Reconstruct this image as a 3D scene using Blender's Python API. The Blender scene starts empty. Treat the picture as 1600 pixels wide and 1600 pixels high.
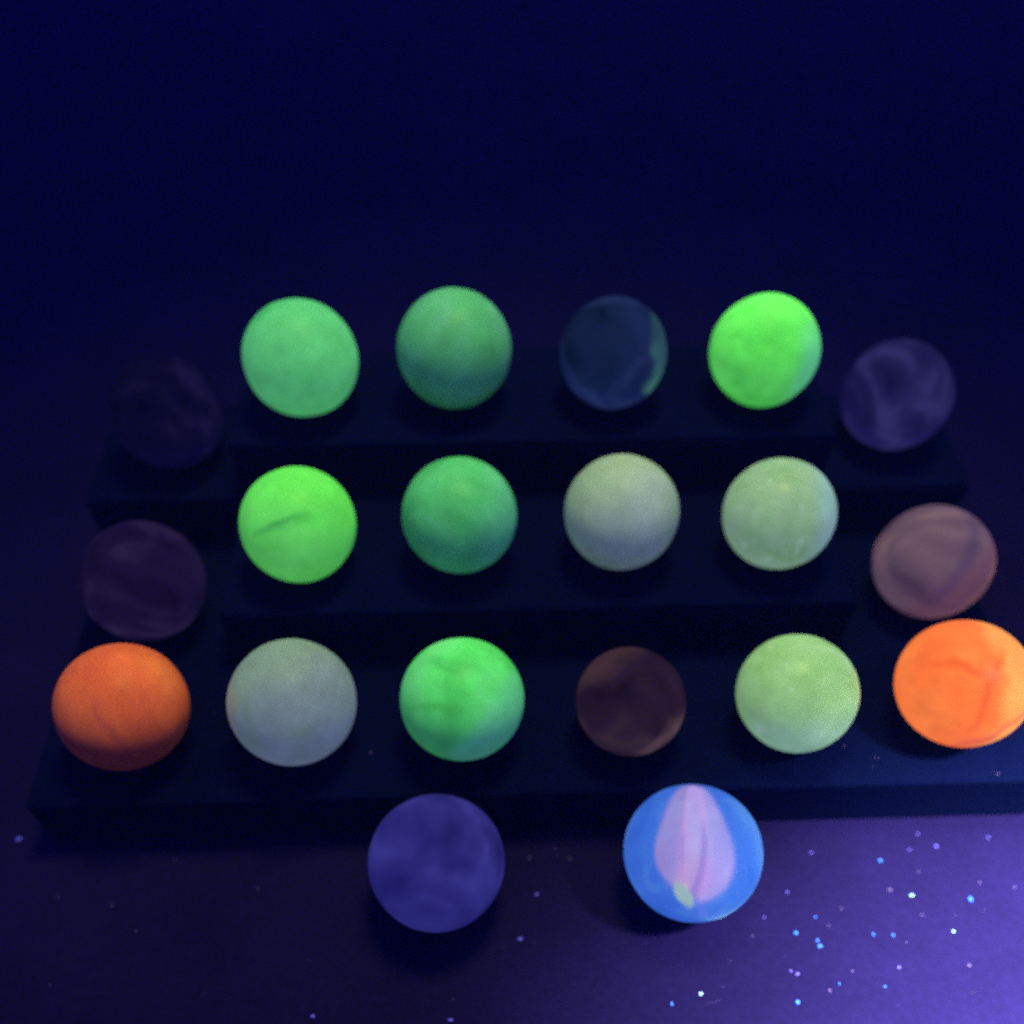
import bpy, bmesh, math, random
from mathutils import Vector, Matrix, noise
random.seed(7)
MM = 0.001
sc = bpy.context.scene
col = sc.collection

# ------------------------------------------------------------------ camera
cam_d = bpy.data.cameras.new('camera')
cam = bpy.data.objects.new('camera', cam_d); col.objects.link(cam)
RIGHT = Vector((0.999427, -0.033497, 0.004861))
UP = Vector((0.024038, 0.803512, 0.594803))
FWD = Vector((0.023830, 0.594345, -0.803857))
m = Matrix((RIGHT, UP, -FWD)).transposed().to_4x4()
m.translation = Vector((-7.0735, -67.2333, 112.3496)) * MM
cam.matrix_world = m
cam_d.sensor_width = 36.0
cam_d.lens = 36.0 * 1450 / 1600
cam_d.shift_y = 0.1625
cam_d.clip_start = 0.005
cam_d.clip_end = 20.0
cam_d.dof.use_dof = True
cam_d.dof.focus_distance = 0.098
cam_d.dof.aperture_fstop = 11.0
sc.camera = cam

# ------------------------------------------------------------------ world: dark room, even blue ambient added to lift the dark parts
world = bpy.data.worlds.new('World'); sc.world = world
world.use_nodes = True
bg = world.node_tree.nodes['Background']
bg.inputs['Color'].default_value = (0.010, 0.004, 1.0, 1)
bg.inputs['Strength'].default_value = 0.56

# ------------------------------------------------------------------ lamps: added overhead spot for the marbles, ultraviolet torch held over the right front corner
def spot(name, loc, aim, energy, colour, cone, size):
    d = bpy.data.lights.new(name, 'SPOT'); o = bpy.data.objects.new(name, d); col.objects.link(o)
    o.location = Vector(loc) * MM
    o.rotation_euler = (Vector(aim) * MM - o.location).to_track_quat('-Z', 'Y').to_euler()
    d.energy = energy; d.color = colour; d.spot_size = math.radians(cone); d.spot_blend = 1.0; d.shadow_soft_size = size
    return o
spot('added_overhead_lamp', (25, 72, 330), (2, 0, 0), 6.8, (0.86, 0.82, 0.26), 53, 0.040)
spot('ultraviolet_torch', (120, -54, 175), (87, -76, 0), 54.0, (1.0, 0.90, 0.70), 58, 0.012)

# ------------------------------------------------------------------ render settings
sc.view_settings.view_transform = 'Standard'
sc.view_settings.look = 'None'
sc.view_settings.exposure = 0.0
sc.view_settings.gamma = 1.0
sc.render.engine = 'CYCLES'
sc.cycles.max_bounces = 7
sc.cycles.use_denoising = False
sc.cycles.use_adaptive_sampling = True
sc.cycles.adaptive_threshold = 0.06
sc.cycles.adaptive_min_samples = 24
sc.cycles.transmission_bounces = 8
sc.cycles.caustics_reflective = False
sc.cycles.caustics_refractive = False

# ------------------------------------------------------------------ helpers
def tag(o, label=None, cat=None, group=None, kind=None):
    if label: o['label'] = label
    if cat: o['category'] = cat
    if group: o['group'] = group
    if kind: o['kind'] = kind
    return o

def mesh_obj(name, bm, mat, parent=None, smooth=False):
    me = bpy.data.meshes.new(name); bm.to_mesh(me); bm.free()
    if smooth:
        for p in me.polygons: p.use_smooth = True
    if mat: me.materials.append(mat)
    o = bpy.data.objects.new(name, me); col.objects.link(o)
    if parent: o.parent = parent
    return o

def srgb(r, g, b):
    f = lambda c: (c / 255) / 12.92 if c / 255 <= 0.04045 else ((c / 255 + 0.055) / 1.055) ** 2.4
    return (f(r), f(g), f(b), 1.0)

class N:
    """small node helper"""
    def __init__(self, name):
        self.mat = bpy.data.materials.new(name); self.mat.use_nodes = True
        self.t = self.mat.node_tree; self.t.nodes.clear()
        self.out = self.t.nodes.new('ShaderNodeOutputMaterial')
    def new(self, kind, **kw):
        n = self.t.nodes.new(kind)
        for k, v in kw.items(): setattr(n, k, v)
        return n
    def link(self, a, b): self.t.links.new(a, b)
    def val(self, n, key, v): n.inputs[key].default_value = v

def black_matte(name, base, rough, bump, nscale, spec):
    """dark surface that throws back the violet light, with faint clouding and fine grain"""
    n = N(name)
    tc = n.new('ShaderNodeTexCoord')
    n1 = n.new('ShaderNodeTexNoise'); n.val(n1, 'Scale', nscale); n.val(n1, 'Detail', 6.0); n.val(n1, 'Roughness', 0.62)
    n.link(tc.outputs['Object'], n1.inputs['Vector'])
    n2 = n.new('ShaderNodeTexNoise'); n.val(n2, 'Scale', nscale * 26); n.val(n2, 'Detail', 3.0)
    n.link(tc.outputs['Object'], n2.inputs['Vector'])
    r = n.new('ShaderNodeValToRGB'); n.link(n1.outputs['Fac'], r.inputs['Fac'])
    e = r.color_ramp.elements
    e[0].position = 0.28; e[0].color = tuple(c * 0.72 for c in base[:3]) + (1,)
    e[1].position = 0.74; e[1].color = tuple(c * 1.28 for c in base[:3]) + (1,)
    mx = n.new('ShaderNodeMix', data_type='RGBA', blend_type='MULTIPLY')
    r2 = n.new('ShaderNodeValToRGB'); n.link(n2.outputs['Fac'], r2.inputs['Fac'])
    r2.color_ramp.elements[0].position = 0.3; r2.color_ramp.elements[0].color = (0.78, 0.78, 0.78, 1)
    r2.color_ramp.elements[1].position = 0.7; r2.color_ramp.elements[1].color = (1, 1, 1, 1)
    mx.inputs[0].default_value = 1.0
    n.link(r.outputs['Color'], mx.inputs[6]); n.link(r2.outputs['Color'], mx.inputs[7])
    b = n.new('ShaderNodeBsdfPrincipled')
    n.link(mx.outputs[2], b.inputs['Base Color'])
    n.val(b, 'Roughness', rough); n.val(b, 'Specular IOR Level', spec)
    bp = n.new('ShaderNodeBump'); n.val(bp, 'Strength', bump); n.val(bp, 'Distance', 0.0002)
    n.link(n2.outputs['Fac'], bp.inputs['Height']); n.link(bp.outputs['Normal'], b.inputs['Normal'])
    n.link(b.outputs['BSDF'], n.out.inputs['Surface'])
    return n.mat

def swirl(n, colours, scale, distort, seed, stretch=(1, 1, 1), detail=3.0):
    """flowing bands of glass colour, in the marble's own coordinates (units of its radius)"""
    tc = n.new('ShaderNodeTexCoord')
    mp = n.new('ShaderNodeMapping')
    rr = random.Random(seed)
    mp.inputs['Location'].default_value = [rr.uniform(-9, 9) for _ in range(3)]
    mp.inputs['Rotation'].default_value = [rr.uniform(-3, 3) for _ in range(3)]
    mp.inputs['Scale'].default_value = stretch
    n.link(tc.outputs['Object'], mp.inputs['Vector'])
    t = n.new('ShaderNodeTexNoise')
    n.val(t, 'Scale', scale / (8 * MM)); n.val(t, 'Detail', detail); n.val(t, 'Roughness', 0.5); n.val(t, 'Distortion', distort)
    n.link(mp.outputs['Vector'], t.inputs['Vector'])
    r = n.new('ShaderNodeValToRGB'); r.color_ramp.interpolation = 'EASE'
    n.link(t.outputs['Fac'], r.inputs['Fac'])
    el = r.color_ramp.elements
    k = len(colours)
    pos = [0.30 + 0.40 * i / max(1, k - 1) for i in range(k)]
    while len(el) < k: el.new(0.5)
    for i in range(k): el[i].position = pos[i]; el[i].color = colours[i]
    return r.outputs['Color'], t.outputs['Fac']

def axis(x, y, z=0.0):
    return (RIGHT * x + UP * y - FWD * z)

def band(n, c, spec, seed):
    """lay a streak or a zone of another colour into the glass. spec = (normal, offset, soft width, colour, strength, streak tangent or None, from, to)"""
    nrm, off, wd, colour, strength, tan, t0, t1 = spec
    tc = n.new('ShaderNodeTexCoord')
    sc_ = n.new('ShaderNodeVectorMath', operation='SCALE'); sc_.inputs['Scale'].default_value = 1 / (8 * MM)
    n.link(tc.outputs['Object'], sc_.inputs[0])
    def dot(v):
        d = n.new('ShaderNodeVectorMath', operation='DOT_PRODUCT'); d.inputs[1].default_value = v
        n.link(sc_.outputs[0], d.inputs[0]); return d.outputs['Value']
    nz = n.new('ShaderNodeTexNoise'); n.val(nz, 'Scale', 1.3); n.val(nz, 'Detail', 2.0)
    ad = n.new('ShaderNodeVectorMath', operation='ADD'); ad.inputs[1].default_value = (seed * 1.7, seed * 0.3, seed * 2.1)
    n.link(sc_.outputs[0], ad.inputs[0]); n.link(ad.outputs[0], nz.inputs['Vector'])
    m1 = n.new('ShaderNodeMath', operation='MULTIPLY_ADD'); m1.inputs[1].default_value = 0.55; m1.inputs[2].default_value = -0.275 - off
    n.link(nz.outputs['Fac'], m1.inputs[0])
    m2 = n.new('ShaderNodeMath', operation='ADD'); n.link(m1.outputs[0], m2.inputs[0]); n.link(dot(nrm), m2.inputs[1])
    mr = n.new('ShaderNodeMapRange', interpolation_type='SMOOTHSTEP')
    if tan is None:
        n.val(mr, 'From Min', -wd); n.val(mr, 'From Max', wd); n.val(mr, 'To Max', strength)
        n.link(m2.outputs[0], mr.inputs['Value']); fac = mr.outputs['Result']
    else:
        ab = n.new('ShaderNodeMath', operation='ABSOLUTE'); n.link(m2.outputs[0], ab.inputs[0])
        n.val(mr, 'From Min', 0.0); n.val(mr, 'From Max', wd); n.val(mr, 'To Min', strength); n.val(mr, 'To Max', 0.0)
        n.link(ab.outputs[0], mr.inputs['Value'])
        td = dot(tan)
        e0 = n.new('ShaderNodeMapRange', interpolation_type='SMOOTHSTEP'); n.val(e0, 'From Min', t0 - 0.25); n.val(e0, 'From Max', t0 + 0.25); n.link(td, e0.inputs['Value'])
        e1 = n.new('ShaderNodeMapRange', interpolation_type='SMOOTHSTEP'); n.val(e1, 'From Min', t1 - 0.25); n.val(e1, 'From Max', t1 + 0.25); n.val(e1, 'To Min', 1.0); n.val(e1, 'To Max', 0.0); n.link(td, e1.inputs['Value'])
        p1 = n.new('ShaderNodeMath', operation='MULTIPLY'); n.link(e0.outputs['Result'], p1.inputs[0]); n.link(e1.outputs['Result'], p1.inputs[1])
        p2 = n.new('ShaderNodeMath', operation='MULTIPLY'); n.link(p1.outputs[0], p2.inputs[0]); n.link(mr.outputs['Result'], p2.inputs[1])
        fac = p2.outputs[0]
    mx = n.new('ShaderNodeMix', data_type='RGBA')
    n.link(fac, mx.inputs[0]); n.link(c, mx.inputs[6]); mx.inputs[7].default_value = colour
    return mx.outputs[2]

def zone(x, y, off, wd, colour, strength=1.0, z=0.0):
    return (axis(x, y, z).normalized(), off, wd, colour, strength, None, 0, 0)
def streak(x, y, off, wd, colour, t0, t1, strength=1.0):
    return (axis(x, y).normalized(), off, wd, colour, strength, axis(y, -x).normalized(), t0, t1)

def opaque_marble(name, colours, glow, albedo=1.0, scale=1.0, distort=0.8, seed=1, rough=0.45, spec=0.05, sss=0.3,
                  stretch=(1, 1, 1), flecks=0.0, bands=()):
    """fluorescing opaque glass: what the ultraviolet light makes it answer with, part directional, part glow from within"""
    n = N(name)
    c, f = swirl(n, colours, scale, distort, seed, stretch, 2.0)
    for i, bs in enumerate(bands): c = band(n, c, bs, seed + i)
    if flecks:
        tc = n.new('ShaderNodeTexCoord')
        v = n.new('ShaderNodeTexNoise'); n.val(v, 'Scale', 4.2 / (8 * MM)); n.val(v, 'Detail', 3.0)
        n.link(tc.outputs['Object'], v.inputs['Vector'])
        rp = n.new('ShaderNodeValToRGB'); n.link(v.outputs['Fac'], rp.inputs['Fac'])
        rp.color_ramp.elements[0].position = 0.62; rp.color_ramp.elements[0].color = (0, 0, 0, 1)
        rp.color_ramp.elements[1].position = 0.76; rp.color_ramp.elements[1].color = (flecks, flecks, flecks, 1)
        mx = n.new('ShaderNodeMix', data_type='RGBA')
        n.link(rp.outputs['Color'], mx.inputs[0]); n.link(c, mx.inputs[6]); mx.inputs[7].default_value = srgb(205, 230, 225)
        c = mx.outputs[2]
    # fine mottling of the glass
    tc2 = n.new('ShaderNodeTexCoord')
    mo = n.new('ShaderNodeTexNoise'); n.val(mo, 'Scale', 3.4 / (8 * MM)); n.val(mo, 'Detail', 5.0); n.val(mo, 'Roughness', 0.6)
    n.link(tc2.outputs['Object'], mo.inputs['Vector'])
    mrr = n.new('ShaderNodeMapRange'); n.val(mrr, 'From Min', 0.3); n.val(mrr, 'From Max', 0.7); n.val(mrr, 'To Min', 0.88); n.val(mrr, 'To Max', 1.09)
    n.link(mo.outputs['Fac'], mrr.inputs['Value'])
    hm = n.new('ShaderNodeHueSaturation'); n.link(mrr.outputs['Result'], hm.inputs['Value']); n.link(c, hm.inputs['Color'])
    c = hm.outputs['Color']
    b = n.new('ShaderNodeBsdfPrincipled')
    hs = n.new('ShaderNodeHueSaturation'); n.val(hs, 'Value', albedo); n.link(c, hs.inputs['Color'])
    n.link(hs.outputs['Color'], b.inputs['Base Color'])
    n.link(c, b.inputs['Emission Color']); n.val(b, 'Emission Strength', glow)
    n.val(b, 'Roughness', rough); n.val(b, 'Specular IOR Level', spec)
    if sss:
        n.val(b, 'Subsurface Weight', sss); n.val(b, 'Subsurface Scale', 1.0)
        b.inputs['Subsurface Radius'].default_value = (1.6 * MM, 1.6 * MM, 1.8 * MM)
    n.link(b.outputs['BSDF'], n.out.inputs['Surface'])
    return n.mat

def clear_marble(name, tint, haze_colours, haze, glow, scale=1.3, distort=1.6, seed=1, ior=1.5, rough=0.16, bands=(), albedo=0.5, polished=False, sheen=0.0):
    """see-through coloured glass with a milky swirl in it"""
    n = N(name)
    c, f = swirl(n, haze_colours, scale, distort, seed, detail=2.0)
    for i, bs in enumerate(bands): c = band(n, c, bs, seed + i)
    if polished:
        g = n.new('ShaderNodeBsdfPrincipled'); n.val(g, 'Base Color', tint); n.val(g, 'Transmission Weight', 1.0)
    else:
        g = n.new('ShaderNodeBsdfRefraction'); n.val(g, 'Color', tint)
    n.val(g, 'IOR', ior); n.val(g, 'Roughness', rough)
    d = n.new('ShaderNodeBsdfPrincipled')
    if sheen:
        n.val(d, 'Sheen Weight', sheen); n.val(d, 'Sheen Roughness', 0.35); n.val(d, 'Sheen Tint', tint)
    hs = n.new('ShaderNodeHueSaturation'); n.val(hs, 'Value', albedo); n.link(c, hs.inputs['Color'])
    n.link(hs.outputs['Color'], d.inputs['Base Color']); n.link(c, d.inputs['Emission Color']); n.val(d, 'Emission Strength', glow)
    n.val(d, 'Roughness', 0.45); n.val(d, 'Specular IOR Level', 0.0)
    mx = n.new('ShaderNodeMixShader')
    mr = n.new('ShaderNodeMapRange')
    n.val(mr, 'From Min', 0.3); n.val(mr, 'From Max', 0.7); n.val(mr, 'To Min', haze * 0.55); n.val(mr, 'To Max', min(1, haze * 1.45))
    n.link(f, mr.inputs['Value']); n.link(mr.outputs['Result'], mx.inputs['Fac'])
    n.link(g.outputs['BSDF'], mx.inputs[1]); n.link(d.outputs['BSDF'], mx.inputs[2])
    n.link(mx.outputs['Shader'], n.out.inputs['Surface'])
    return n.mat

# ------------------------------------------------------------------ setting: the table
bm = bmesh.new()
bmesh.ops.create_grid(bm, x_segments=1, y_segments=1, size=0.9)
table = mesh_obj('tabletop', bm, black_matte('table_surface', (0.0043, 0.0027, 0.033), 0.85, 0.1, 40, 0.02))
table.location = (0, 0.35, 0)
tag(table, kind='structure')

# ------------------------------------------------------------------ the stepped stand
H = 9.5
stand = bpy.data.objects.new('marble_stand', None); col.objects.link(stand)
stand.location = Vector((0, 24, 0)) * MM
tag(stand, 'black stepped stand carrying the three rows of marbles', 'display stand')
stand_mat = black_matte('stand_black', (0.0010, 0.0022, 0.021), 0.9, 0.2, 60, 0.0)
def step(name, outline, z0, z1):
    b = bmesh.new()
    vs = [b.verts.new(Vector((x, y - 24, z0)) * MM) for x, y in outline]
    f = b.faces.new(vs)
    r = bmesh.ops.extrude_face_region(b, geom=[f])
    bmesh.ops.translate(b, verts=[g for g in r['geom'] if isinstance(g, bmesh.types.BMVert)], vec=(0, 0, (z1 - z0) * MM))
    bmesh.ops.recalc_face_normals(b, faces=b.faces)
    bmesh.ops.bevel(b, geom=list(b.edges), offset=0.55 * MM, segments=3, profile=0.5, affect='EDGES')
    return mesh_obj(name, b, stand_mat, stand)
step('lower_step', [(-65.5, -9.4), (65.5, -9.4), (65.5, 58), (-65.5, 58)], 0.0, H)
step('middle_step', [(-42.6, 13.2), (42.6, 13.2), (42.6, 35.6), (65.3, 35.6), (65.3, 57.8), (-65.3, 57.8), (-65.3, 35.6), (-42.6, 35.6)], H, 2 * H)
step('upper_step', [(-42.4, 35.8), (42.4, 35.8), (42.4, 57.6), (-42.4, 57.6)], 2 * H, 3 * H)

# ------------------------------------------------------------------ the marbles
def marble_mesh(r, seed, wobble):
    b = bmesh.new()
    bmesh.ops.create_uvsphere(b, u_segments=72, v_segments=40, radius=r * MM)
    off = Vector((seed * 3.7, seed * 1.3, seed * 7.1))
    for v in b.verts:
        d = v.co.normalized()
        k = 1 + wobble * noise.noise(d * 1.1 + off) + wobble * 0.25 * noise.noise(d * 3.2 + off)
        v.co *= k
    zmin = min(v.co.z for v in b.verts)
    return b, zmin

def marble(loc, r, mat, label, seed, wobble=0.012, group='marbles in rows on the stepped stand'):
    b, zmin = marble_mesh(r, seed, wobble)
    o = mesh_obj('marble', b, mat, smooth=True)
    base = loc[2] - r
    o.location = Vector((loc[0], loc[1], base)) * MM - Vector((0, 0, zmin))
    return tag(o, label, 'marble', group)

S = srgb
marble((-52.81, 45.28, 26.91), 7.91,
       clear_marble('near_black_glass', S(100, 90, 170), [S(6, 5, 36), S(13, 9, 44), S(24, 18, 56)], 0.80, 0.9, 0.8, 0.8, seed=3, rough=0.35, albedo=0.03),
       'almost invisible near black marble at the left end of the back row', 1)
marble((-31.86, 44.33, 36.22), 7.72,
       opaque_marble('mid_green_glass', [S(66, 172, 92), S(84, 188, 114), S(90, 196, 122)], 0.62, 0.5, 0.8, 0.8, 11),
       'even mid green marble, leftmost glowing one of the back row', 2, 0.02)
marble((-10.88, 45.64, 36.36), 7.86,
       opaque_marble('sea_green_glass', [S(70, 166, 100), S(82, 178, 120), S(92, 184, 140)], 0.12, 0.7, 0.9, 0.9, 5, sss=0.15),
       'dull sea green marble with dark underside in the back row', 3)
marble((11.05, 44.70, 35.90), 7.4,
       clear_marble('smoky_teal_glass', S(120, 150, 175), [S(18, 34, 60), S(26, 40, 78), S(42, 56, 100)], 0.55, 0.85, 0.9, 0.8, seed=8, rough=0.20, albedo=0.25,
                    bands=[zone(1, -0.02, 0.56, 0.07, S(76, 138, 118), 1.0), zone(0.6, 0.5, 0.35, 0.3, S(36, 52, 104), 0.6)]),  # right-hand green zone paints in the neighbouring green marble's reflection
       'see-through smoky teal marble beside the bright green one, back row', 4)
marble((32.07, 44.62, 35.98), 7.48,
       opaque_marble('vivid_green_glass', [S(78, 205, 78), S(94, 226, 90), S(106, 236, 104)], 0.62, 0.6, 0.7, 0.9, 21,
                     bands=[zone(0.95, -0.3, 0.55, 0.3, S(100, 205, 145), 0.8), zone(0, 1, 0.25, 0.5, S(104, 240, 98), 0.7)]),
       'vivid lime green marble in the back row beside the smoky one', 5, 0.022)
marble((54.17, 46.43, 26.90), 7.9,
       clear_marble('dim_violet_glass', S(130, 115, 175), [S(30, 26, 80), S(38, 34, 88), S(52, 47, 104)], 0.66, 0.85, 0.9, 0.9, 14, rough=0.26, albedo=0.1),
       'dim violet see-through marble with milky swirls, right end of back row', 6)

marble((-54.26, 20.85, 17.70), 8.2,
       clear_marble('dark_plum_glass', S(120, 90, 140), [S(22, 14, 46), S(30, 20, 55), S(46, 33, 68)], 0.78, 0.9, 0.9, 0.9, 23, rough=0.3, albedo=0.05),
       'very dark plum marble above the left orange one', 7)
marble((-31.67, 22.10, 26.48), 7.48,
       opaque_marble('streaked_green_glass', [S(86, 208, 88), S(96, 220, 94), S(104, 228, 104)], 0.52, 0.45, 0.6, 0.9, 32,
                     bands=[streak(-0.34, 0.94, -0.14, 0.12, S(64, 172, 86), -0.55, 0.40, 0.85), zone(0.1, 1, 0.1, 0.5, S(102, 236, 86), 0.7)]),
       'vivid lime green marble with a darker streak, middle row', 8)
marble((-10.56, 23.08, 26.58), 7.58,
       opaque_marble('jade_green_glass', [S(64, 168, 98), S(78, 184, 114), S(88, 194, 134)], 0.18, 0.75, 0.9, 0.9, 41, sss=0.15,
                     bands=[zone(0.95, -0.2, 0.5, 0.35, S(88, 180, 150), 0.6)]),
       'jade green marble with shaded underside in the middle row', 9)
marble((10.89, 23.07, 26.58), 7.58,
       opaque_marble('grey_green_glass', [S(138, 172, 152), S(150, 180, 168), S(156, 182, 180)], 0.20, 0.62, 0.8, 1.0, 52, sss=0.2,
                     bands=[zone(-0.7, 0.7, 0.2, 0.4, S(148, 182, 148), 0.6)]),
       'plain grey marble with bluish underside in the middle row', 10)
marble((31.86, 22.50, 26.33), 7.33,
       opaque_marble('pale_sage_glass', [S(126, 172, 124), S(138, 178, 140), S(146, 182, 158)], 0.56, 0.48, 0.9, 1.2, 63, rough=0.3, spec=0.05, flecks=0.35,
                     bands=[zone(0.96, 0.1, 0.4, 0.25, S(140, 184, 186), 0.85)]),
       'pale sage green marble with small glints in the middle row', 11)
marble((55.57, 21.57, 17.41), 7.91,
       clear_marble('dusty_mauve_glass', S(190, 140, 180), [S(98, 78, 104), S(110, 88, 110), S(126, 100, 114)], 0.88, 0.50, 0.7, 1.2, 71, albedo=0.45, sheen=0.5,
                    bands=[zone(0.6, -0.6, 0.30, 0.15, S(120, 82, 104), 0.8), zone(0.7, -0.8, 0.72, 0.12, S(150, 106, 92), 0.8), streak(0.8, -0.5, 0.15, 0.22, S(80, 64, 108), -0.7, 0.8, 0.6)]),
       'dusty mauve marble with pinkish swirls behind the right orange one', 12, 0.016)

marble((-52.70, 0.07, 17.40), 7.9,
       opaque_marble('burnt_orange_glass', [S(222, 100, 58), S(236, 112, 64), S(244, 126, 70)], 0.03, 0.76, 0.7, 1.2, 82, sss=0.15,
                     bands=[streak(0.95, 0.3, 0.10, 0.14, S(200, 90, 70), -0.1, 0.7, 0.7)]),
       'burnt orange marble fading to dark below, left end of front row', 13)
marble((-31.75, 0.12, 17.40), 7.9,
       opaque_marble('blue_grey_glass', [S(126, 152, 150), S(132, 152, 165), S(138, 156, 180)], 0.34, 0.45, 0.8, 1.0, 93,
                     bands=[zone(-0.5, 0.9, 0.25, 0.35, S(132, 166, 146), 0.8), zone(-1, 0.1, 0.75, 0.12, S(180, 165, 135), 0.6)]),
       'blue grey marble next to the left orange one', 14)
marble((-10.62, 0.07, 17.25), 7.75,
       opaque_marble('swirled_green_glass', [S(74, 200, 98), S(84, 214, 110), S(98, 216, 128)], 0.24, 0.8, 0.7, 1.4, 104, sss=0.15,
                     bands=[streak(0.2, 0.95, 0.45, 0.14, S(64, 176, 90), -0.6, 0.2, 0.7), streak(0.15, 0.95, -0.15, 0.12, S(70, 188, 84), -0.7, 0.1, 0.7), zone(0.8, -0.6, 0.40, 0.15, S(104, 206, 156), 0.6)]),
       'fresh green swirled marble in the front row above the indigo one', 15)
marble((10.61, -0.36, 16.40), 6.9,
       clear_marble('dark_brown_glass', S(180, 130, 130), [S(38, 26, 48), S(46, 31, 53), S(66, 48, 58)], 0.60, 0.85, 0.9, 0.7, seed=115, rough=0.24, albedo=0.25,
                    bands=[zone(0.65, -0.6, 0.62, 0.14, S(106, 82, 88), 0.9), zone(-0.5, 0.8, 0.66, 0.14, S(86, 60, 66), 0.8)]),
       'small dark brown see-through marble in the front row', 16)
marble((31.70, -0.14, 17.01), 7.51,
       opaque_marble('pale_lime_glass', [S(144, 200, 128), S(152, 206, 140), S(160, 212, 160)], 0.50, 0.43, 0.9, 1.4, 126, rough=0.3, spec=0.05, flecks=0.5,
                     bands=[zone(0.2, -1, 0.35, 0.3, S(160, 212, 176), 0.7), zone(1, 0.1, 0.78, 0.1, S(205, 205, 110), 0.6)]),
       'pale lime marble with whitish flecks in the front row', 17)
marble((52.85, 0.31, 17.59), 8.09,
       opaque_marble('bright_orange_glass', [S(255, 112, 50), S(255, 120, 56), S(255, 130, 62)], 0.92, 0.10, 0.6, 1.2, 137,
                     bands=[zone(1, 0.05, 0.12, 0.18, S(255, 164, 84), 0.95), streak(0.25, 0.95, 0.12, 0.13, S(238, 98, 44), -0.8, -0.2, 0.9),
                            streak(0.95, -0.25, -0.02, 0.14, S(238, 100, 46), -0.5, 0.7, 0.8), streak(0.5, -0.8, 0.75, 0.12, S(225, 100, 70), -0.6, 0.9, 0.7)]),
       'brightest orange swirled marble cut by the right picture edge', 18)

fg = 'marbles lying on the table in front of the stand'
marble((-14.10, -17.79, 8.27), 8.27,
       clear_marble('indigo_glass', S(80, 80, 200), [S(42, 40, 114), S(48, 46, 126), S(56, 54, 138)], 0.84, 0.78, 0.9, 0.5, 148, albedo=0.3,
                    bands=[streak(0.2, 0.9, 0.2, 0.2, S(36, 34, 112), 0.2, 0.6, 0.8)]),
       'dark indigo translucent marble lying on the table before the stand', 19, group=fg)

# blue marble with a petalled core
def blue_shell():
    n = N('blue_clear_glass')
    c, f = swirl(n, [S(56, 112, 232), S(70, 128, 248), S(92, 156, 252)], 0.9, 0.8, 5)
    g = n.new('ShaderNodeBsdfRefraction'); n.val(g, 'IOR', 1.38); n.val(g, 'Roughness', 0.34); n.val(g, 'Color', (0.9, 0.93, 1, 1))
    d = n.new('ShaderNodeBsdfPrincipled')
    hs = n.new('ShaderNodeHueSaturation'); n.val(hs, 'Value', 0.3); n.link(c, hs.inputs['Color'])
    n.link(hs.outputs['Color'], d.inputs['Base Color']); n.link(c, d.inputs['Emission Color']); n.val(d, 'Emission Strength', 0.92); n.val(d, 'Sheen Weight', 0.3); n.val(d, 'Sheen Roughness', 0.3); n.val(d, 'Sheen Tint', (0.4, 0.8, 1, 1))
    n.val(d, 'Roughness', 0.45); n.val(d, 'Specular IOR Level', 0.0)
    mx = n.new('ShaderNodeMixShader'); n.val(mx, 'Fac', 0.42)
    n.link(g.outputs['BSDF'], mx.inputs[1]); n.link(d.outputs['BSDF'], mx.inputs[2])
    n.link(mx.outputs['Shader'], n.out.inputs['Surface'])
    return n.mat
blue = marble((17.22, -17.53, 8.37), 8.37, blue_shell(),
              'bright blue clear marble with a pink petalled core inside', 20, group=fg)

def glow_glass(name, cols, glow, seed, bands=()):
    return opaque_marble(name, cols, glow, 0.8, 0.9, 0.8, seed, rough=0.5, spec=0.0, sss=0.0, bands=bands)
RB = 8.5
def lobe(name, mat, pts, flat=0.7):
    """a rounded strip swept along pts (x right, y up, z toward the viewer, width), in marble radii"""
    b = bmesh.new(); rings = []
    seg = 14
    for i, (x, y, z, wd) in enumerate(pts):
        ring = []
        for k in range(seg):
            a = 2 * math.pi * k / seg
            p = RIGHT * 0.9 * (x + wd * math.cos(a)) + UP * y - FWD * (z + wd * flat * math.sin(a))
            ring.append(b.verts.new(p * RB * MM))
        rings.append(ring)
    for r0, r1 in zip(rings, rings[1:]):
        for k in range(seg):
            b.faces.new((r0[k], r0[(k + 1) % seg], r1[(k + 1) % seg], r1[k]))
    b.faces.new(rings[0][::-1]); b.faces.new(rings[-1])
    bmesh.ops.recalc_face_normals(b, faces=b.faces)
    o = mesh_obj(name, b, mat, blue, smooth=True)
    md = o.modifiers.new('round', 'SUBSURF'); md.levels = 2; md.render_levels = 2
    return o
left_pink = glow_glass('left_vane_glass', [S(200, 140, 134), S(204, 144, 142), S(208, 150, 156)], 0.82, 3)
rose = glow_glass('middle_vane_glass', [S(232, 168, 168), S(234, 172, 172), S(230, 170, 186)], 0.92, 6, [zone(0, -1, 0.0, 0.15, S(244, 164, 140), 0.9)])
lilac = glow_glass('right_vane_glass', [S(216, 166, 168), S(220, 170, 176), S(216, 174, 192)], 0.85, 8, [zone(0, -1, 0.12, 0.15, S(234, 164, 170), 0.9)])
groove = glow_glass('core_glass', [S(176, 112, 128), S(184, 116, 134), S(180, 120, 150)], 0.85, 4)  # darker than the vanes, painting shade into the grooves between them
lobe('core', groove, [(0.0, 0.86, -0.10, 0.10), (0.0, 0.62, -0.08, 0.26), (0.0, 0.25, -0.05, 0.40), (0.0, -0.10, -0.05, 0.43), (0.02, -0.34, -0.05, 0.30), (0.0, -0.48, -0.02, 0.06)], 0.5)
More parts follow.
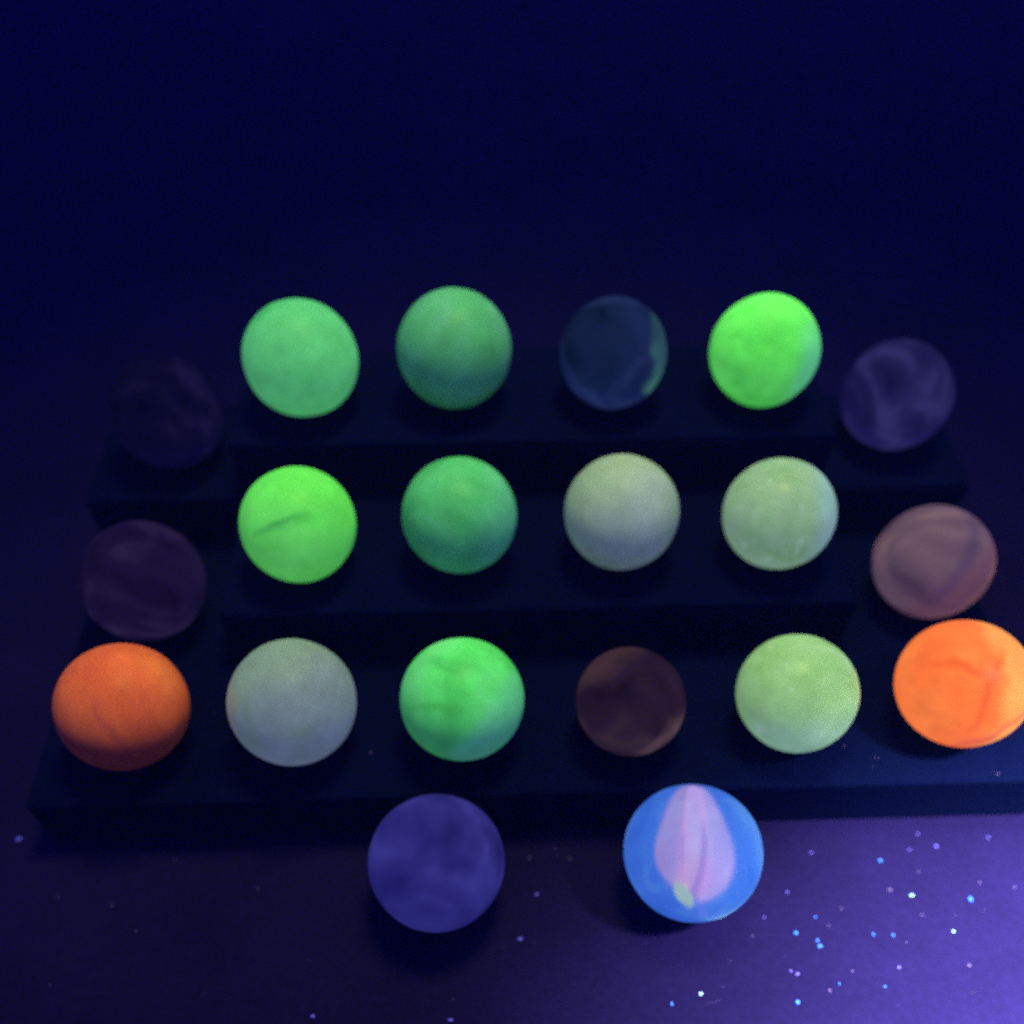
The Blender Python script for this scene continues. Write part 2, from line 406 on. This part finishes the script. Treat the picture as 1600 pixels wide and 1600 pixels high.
lobe('vane', left_pink, [(-0.09, 0.82, -0.02, 0.06), (-0.18, 0.52, 0.04, 0.13), (-0.31, 0.20, 0.08, 0.17), (-0.34, -0.04, 0.10, 0.17), (-0.28, -0.24, 0.10, 0.13), (-0.16, -0.38, 0.08, 0.03)])
lobe('vane', rose, [(0.01, 0.88, -0.02, 0.06), (-0.01, 0.55, 0.10, 0.11), (-0.03, 0.15, 0.18, 0.11), (-0.06, -0.14, 0.20, 0.09), (-0.09, -0.32, 0.18, 0.07), (-0.10, -0.42, 0.14, 0.02)])
lobe('vane', lilac, [(0.11, 0.80, -0.02, 0.06), (0.20, 0.46, 0.04, 0.13), (0.30, 0.12, 0.08, 0.165), (0.31, -0.16, 0.10, 0.185), (0.20, -0.40, 0.10, 0.15), (0.05, -0.52, 0.06, 0.03)])
lobe('green_tip', glow_glass('green_tip_glass', [S(160, 182, 40), S(176, 190, 40), S(176, 196, 60)], 1.3, 9),
     [(-0.24, -0.28, 0.24, 0.03), (-0.19, -0.39, 0.27, 0.12), (-0.13, -0.50, 0.25, 0.11), (-0.07, -0.58, 0.2, 0.02)])
lobe('tail', glow_glass('tail_glass', [S(120, 120, 205), S(140, 130, 210), S(150, 140, 215)], 0.6, 12),
     [(-0.03, -0.46, 0.22, 0.02), (0.03, -0.55, 0.20, 0.07), (0.09, -0.63, 0.16, 0.06), (0.14, -0.70, 0.12, 0.015)])

# ------------------------------------------------------------------ lint and dust on the table
SPECKS = [(53.85,-21.26,'b',4.0),(46.43,-20.44,'w',3.0),(50.32,-25.36,'w',3.0),(43.72,-15.49,'b',3.0),(48.03,-14.07,'d',3.0),(51.71,-13.66,'d',3.0),(49.82,-11.83,'d',3.0),(34.86,-14.08,'d',3.0),(30.51,-19.52,'d',3.0),(33.40,-22.94,'b',2.5),(30.45,-24.95,'b',3.0),(33.07,-26.73,'b',4.0),(32.94,-25.99,'b',2.5),(40.16,-25.44,'b',3.0),(42.59,-25.58,'b',3.0),(28.83,-29.70,'d',3.0),(29.54,-30.10,'d',3.0),(34.39,-31.40,'b',2.5),(39.83,-31.95,'b',2.5),(42.18,-29.68,'d',2.5),(28.81,-33.47,'b',4.0),(17.36,-32.10,'w',3.0),(13.73,-33.18,'b',3.0),(26.91,-22.80,'d',2.0),(59.10,-12.65,'d',3.0),(43.87,-19.54,'m',6.0),(50.89,-29.65,'m',4.0),(25.03,-25.09,'m',3.0),(34.81,-24.09,'m',3.0),(37.02,-21.93,'m',3.0),(60.12,-19.79,'m',4.0),(44.04,-26.56,'m',3.0),(33.04,-32.17,'m',4.0),(36.38,-29.94,'m',3.0),(55.85,-18.92,'m',4.0),(47.05,-23.05,'m',3.0),(48.34,-17.17,'m',4.0),(-70.20,-8.84,'d',4.0),(-55.82,-18.58,'m',3.0),(-52.07,-22.07,'m',3.0),(-37.62,-16.90,'m',3.0),(-28.99,-33.29,'d',4.0),(-12.69,-34.22,'d',4.0),(-29.33,-10.67,'m',3.0),(-62.99,-17.28,'m',3.0),(-61.09,-28.51,'m',3.0),(-30.14,-26.43,'m',2.0),(-48.94,-12.38,'m',3.0),(-39.97,-10.11,'m',3.0),(-1.76,-18.80,'d',3.0),(-4.09,-24.65,'d',4.0),(-2.48,-13.67,'m',4.0),(2.91,-13.99,'m',4.0),(1.09,-12.32,'m',3.0)]
TREAD = [(-22.73,-2.65),(57.85,-8.3),(42.93,-5.43),(39.04,-3.54)]
def speck_mat(name, c, glow, alb):
    n = N(name)
    cc, f = swirl(n, [tuple(x * 0.8 for x in c[:3]) + (1,), c], 6.0, 0.5, 2)
    b = n.new('ShaderNodeBsdfPrincipled')
    hs = n.new('ShaderNodeHueSaturation'); n.val(hs, 'Value', alb); n.link(cc, hs.inputs['Color'])
    n.link(hs.outputs['Color'], b.inputs['Base Color']); n.link(cc, b.inputs['Emission Color'])
    n.val(b, 'Emission Strength', glow); n.val(b, 'Roughness', 0.9); n.val(b, 'Specular IOR Level', 0.0)
    n.link(b.outputs['BSDF'], n.out.inputs['Surface'])
    return n.mat
kinds = {'b': 0, 'w': 1, 'd': 2, 'm': 3}
smats = [speck_mat('blue_lint', S(60, 120, 255), 1.0, 0.6), speck_mat('white_lint', S(150, 205, 255), 0.9, 0.6),
         speck_mat('violet_lint', S(95, 90, 215), 0.4, 0.6), speck_mat('grey_dust', S(110, 95, 170), 0.0, 0.32)]
def specks(name, spots, z, fibres=()):
    b = bmesh.new(); rr = random.Random(5)
    for x, y, k, s in spots:
        rad = s * 0.079 * (0.62 if k == 'm' else 0.85)
        n0 = len(b.verts)
        r = bmesh.ops.create_icosphere(b, subdivisions=2, radius=1.0)
        ang = rr.uniform(0, math.pi); el = rr.choice((0.8, 1.0, 1.2, 1.5)); rad *= rr.uniform(0.7, 1.15); fl = 0.14 if k == 'm' else 0.5
        off = Vector((rr.uniform(-50, 50), rr.uniform(-50, 50), rr.uniform(-50, 50)))
        fs = set()
        for v in r['verts']:
            d = v.co.copy(); d *= 1 + 0.7 * noise.noise(d * 1.6 + off)
            d = Vector((d.x * el, d.y / el, (d.z + 0.9) * fl))
            d = Matrix.Rotation(ang, 3, 'Z') @ d
            v.co = (Vector((x, y, z + 0.01)) + d * rad) * MM
            fs.update(v.link_faces)
        for f in fs: f.material_index = kinds[k]; f.smooth = True
    for x, y, ln, cur in fibres:
        a0 = rr.uniform(0, 6.28); prev = None
        for i in range(9):
            t = i / 8 - 0.5; a = a0 + cur * t
            p = Vector((x + ln * t * math.cos(a), y + ln * t * math.sin(a), z + 0.03 + 0.05 * (1 - abs(2 * t))))
            w = Vector((-math.sin(a), math.cos(a), 0)) * 0.018
            ring = [b.verts.new(q * MM) for q in (p + w, p + Vector((0, 0, 0.03)), p - w, p - Vector((0, 0, 0.02)))]
            if prev:
                for k in range(4):
                    f = b.faces.new((prev[k], prev[(k + 1) % 4], ring[(k + 1) % 4], ring[k])); f.material_index = 3
            prev = ring
    o = mesh_obj(name, b, None)
    for mt in smats: o.data.materials.append(mt)
    return o
rr = random.Random(11)
extra = [(rr.uniform(-90, 95), rr.uniform(-45, -10.5), 'm', rr.choice((0.8, 1.0, 1.3, 1.8))) for _ in range(30)]
tag(specks('lint', SPECKS + extra, 0.0, [(rr.uniform(-60, 75), rr.uniform(-40, -12), rr.uniform(0.8, 2.6), rr.uniform(-1.6, 1.6)) for _ in range(16)]), 'scattered blue and pale lint specks on the violet table', 'lint', kind='stuff')
tag(specks('dust', [(x, y, 'm', 3.0) for x, y in TREAD] + [(rr.uniform(-62, 62), rr.uniform(-8.5, 12.5), 'm', rr.choice((0.7, 1.0, 1.5))) for _ in range(26)], H), 'few faint dust specks on the lowest step of the stand', 'dust', kind='stuff')

# ------------------------------------------------------------------ added blue volume imitating lens veil, lifts every shadow to navy
hb = bmesh.new(); bmesh.ops.create_cube(hb, size=1.0)
n = N('lens_veil_volume')
pv = n.new('ShaderNodeVolumePrincipled')
n.val(pv, 'Color', (0.06, 0.12, 1.0, 1)); n.val(pv, 'Density', 0.20); n.val(pv, 'Anisotropy', 0.0)
n.link(pv.outputs['Volume'], n.out.inputs['Volume'])
hz = mesh_obj('haze', hb, n.mat)  # added volume imitating lens veil, not haze in the air
hz.location = (0, 0.35, -0.3); hz.scale = (2.2, 2.2, 1.5)
tag(hz, 'added blue volume over the table imitating lens veil', 'haze', kind='stuff')
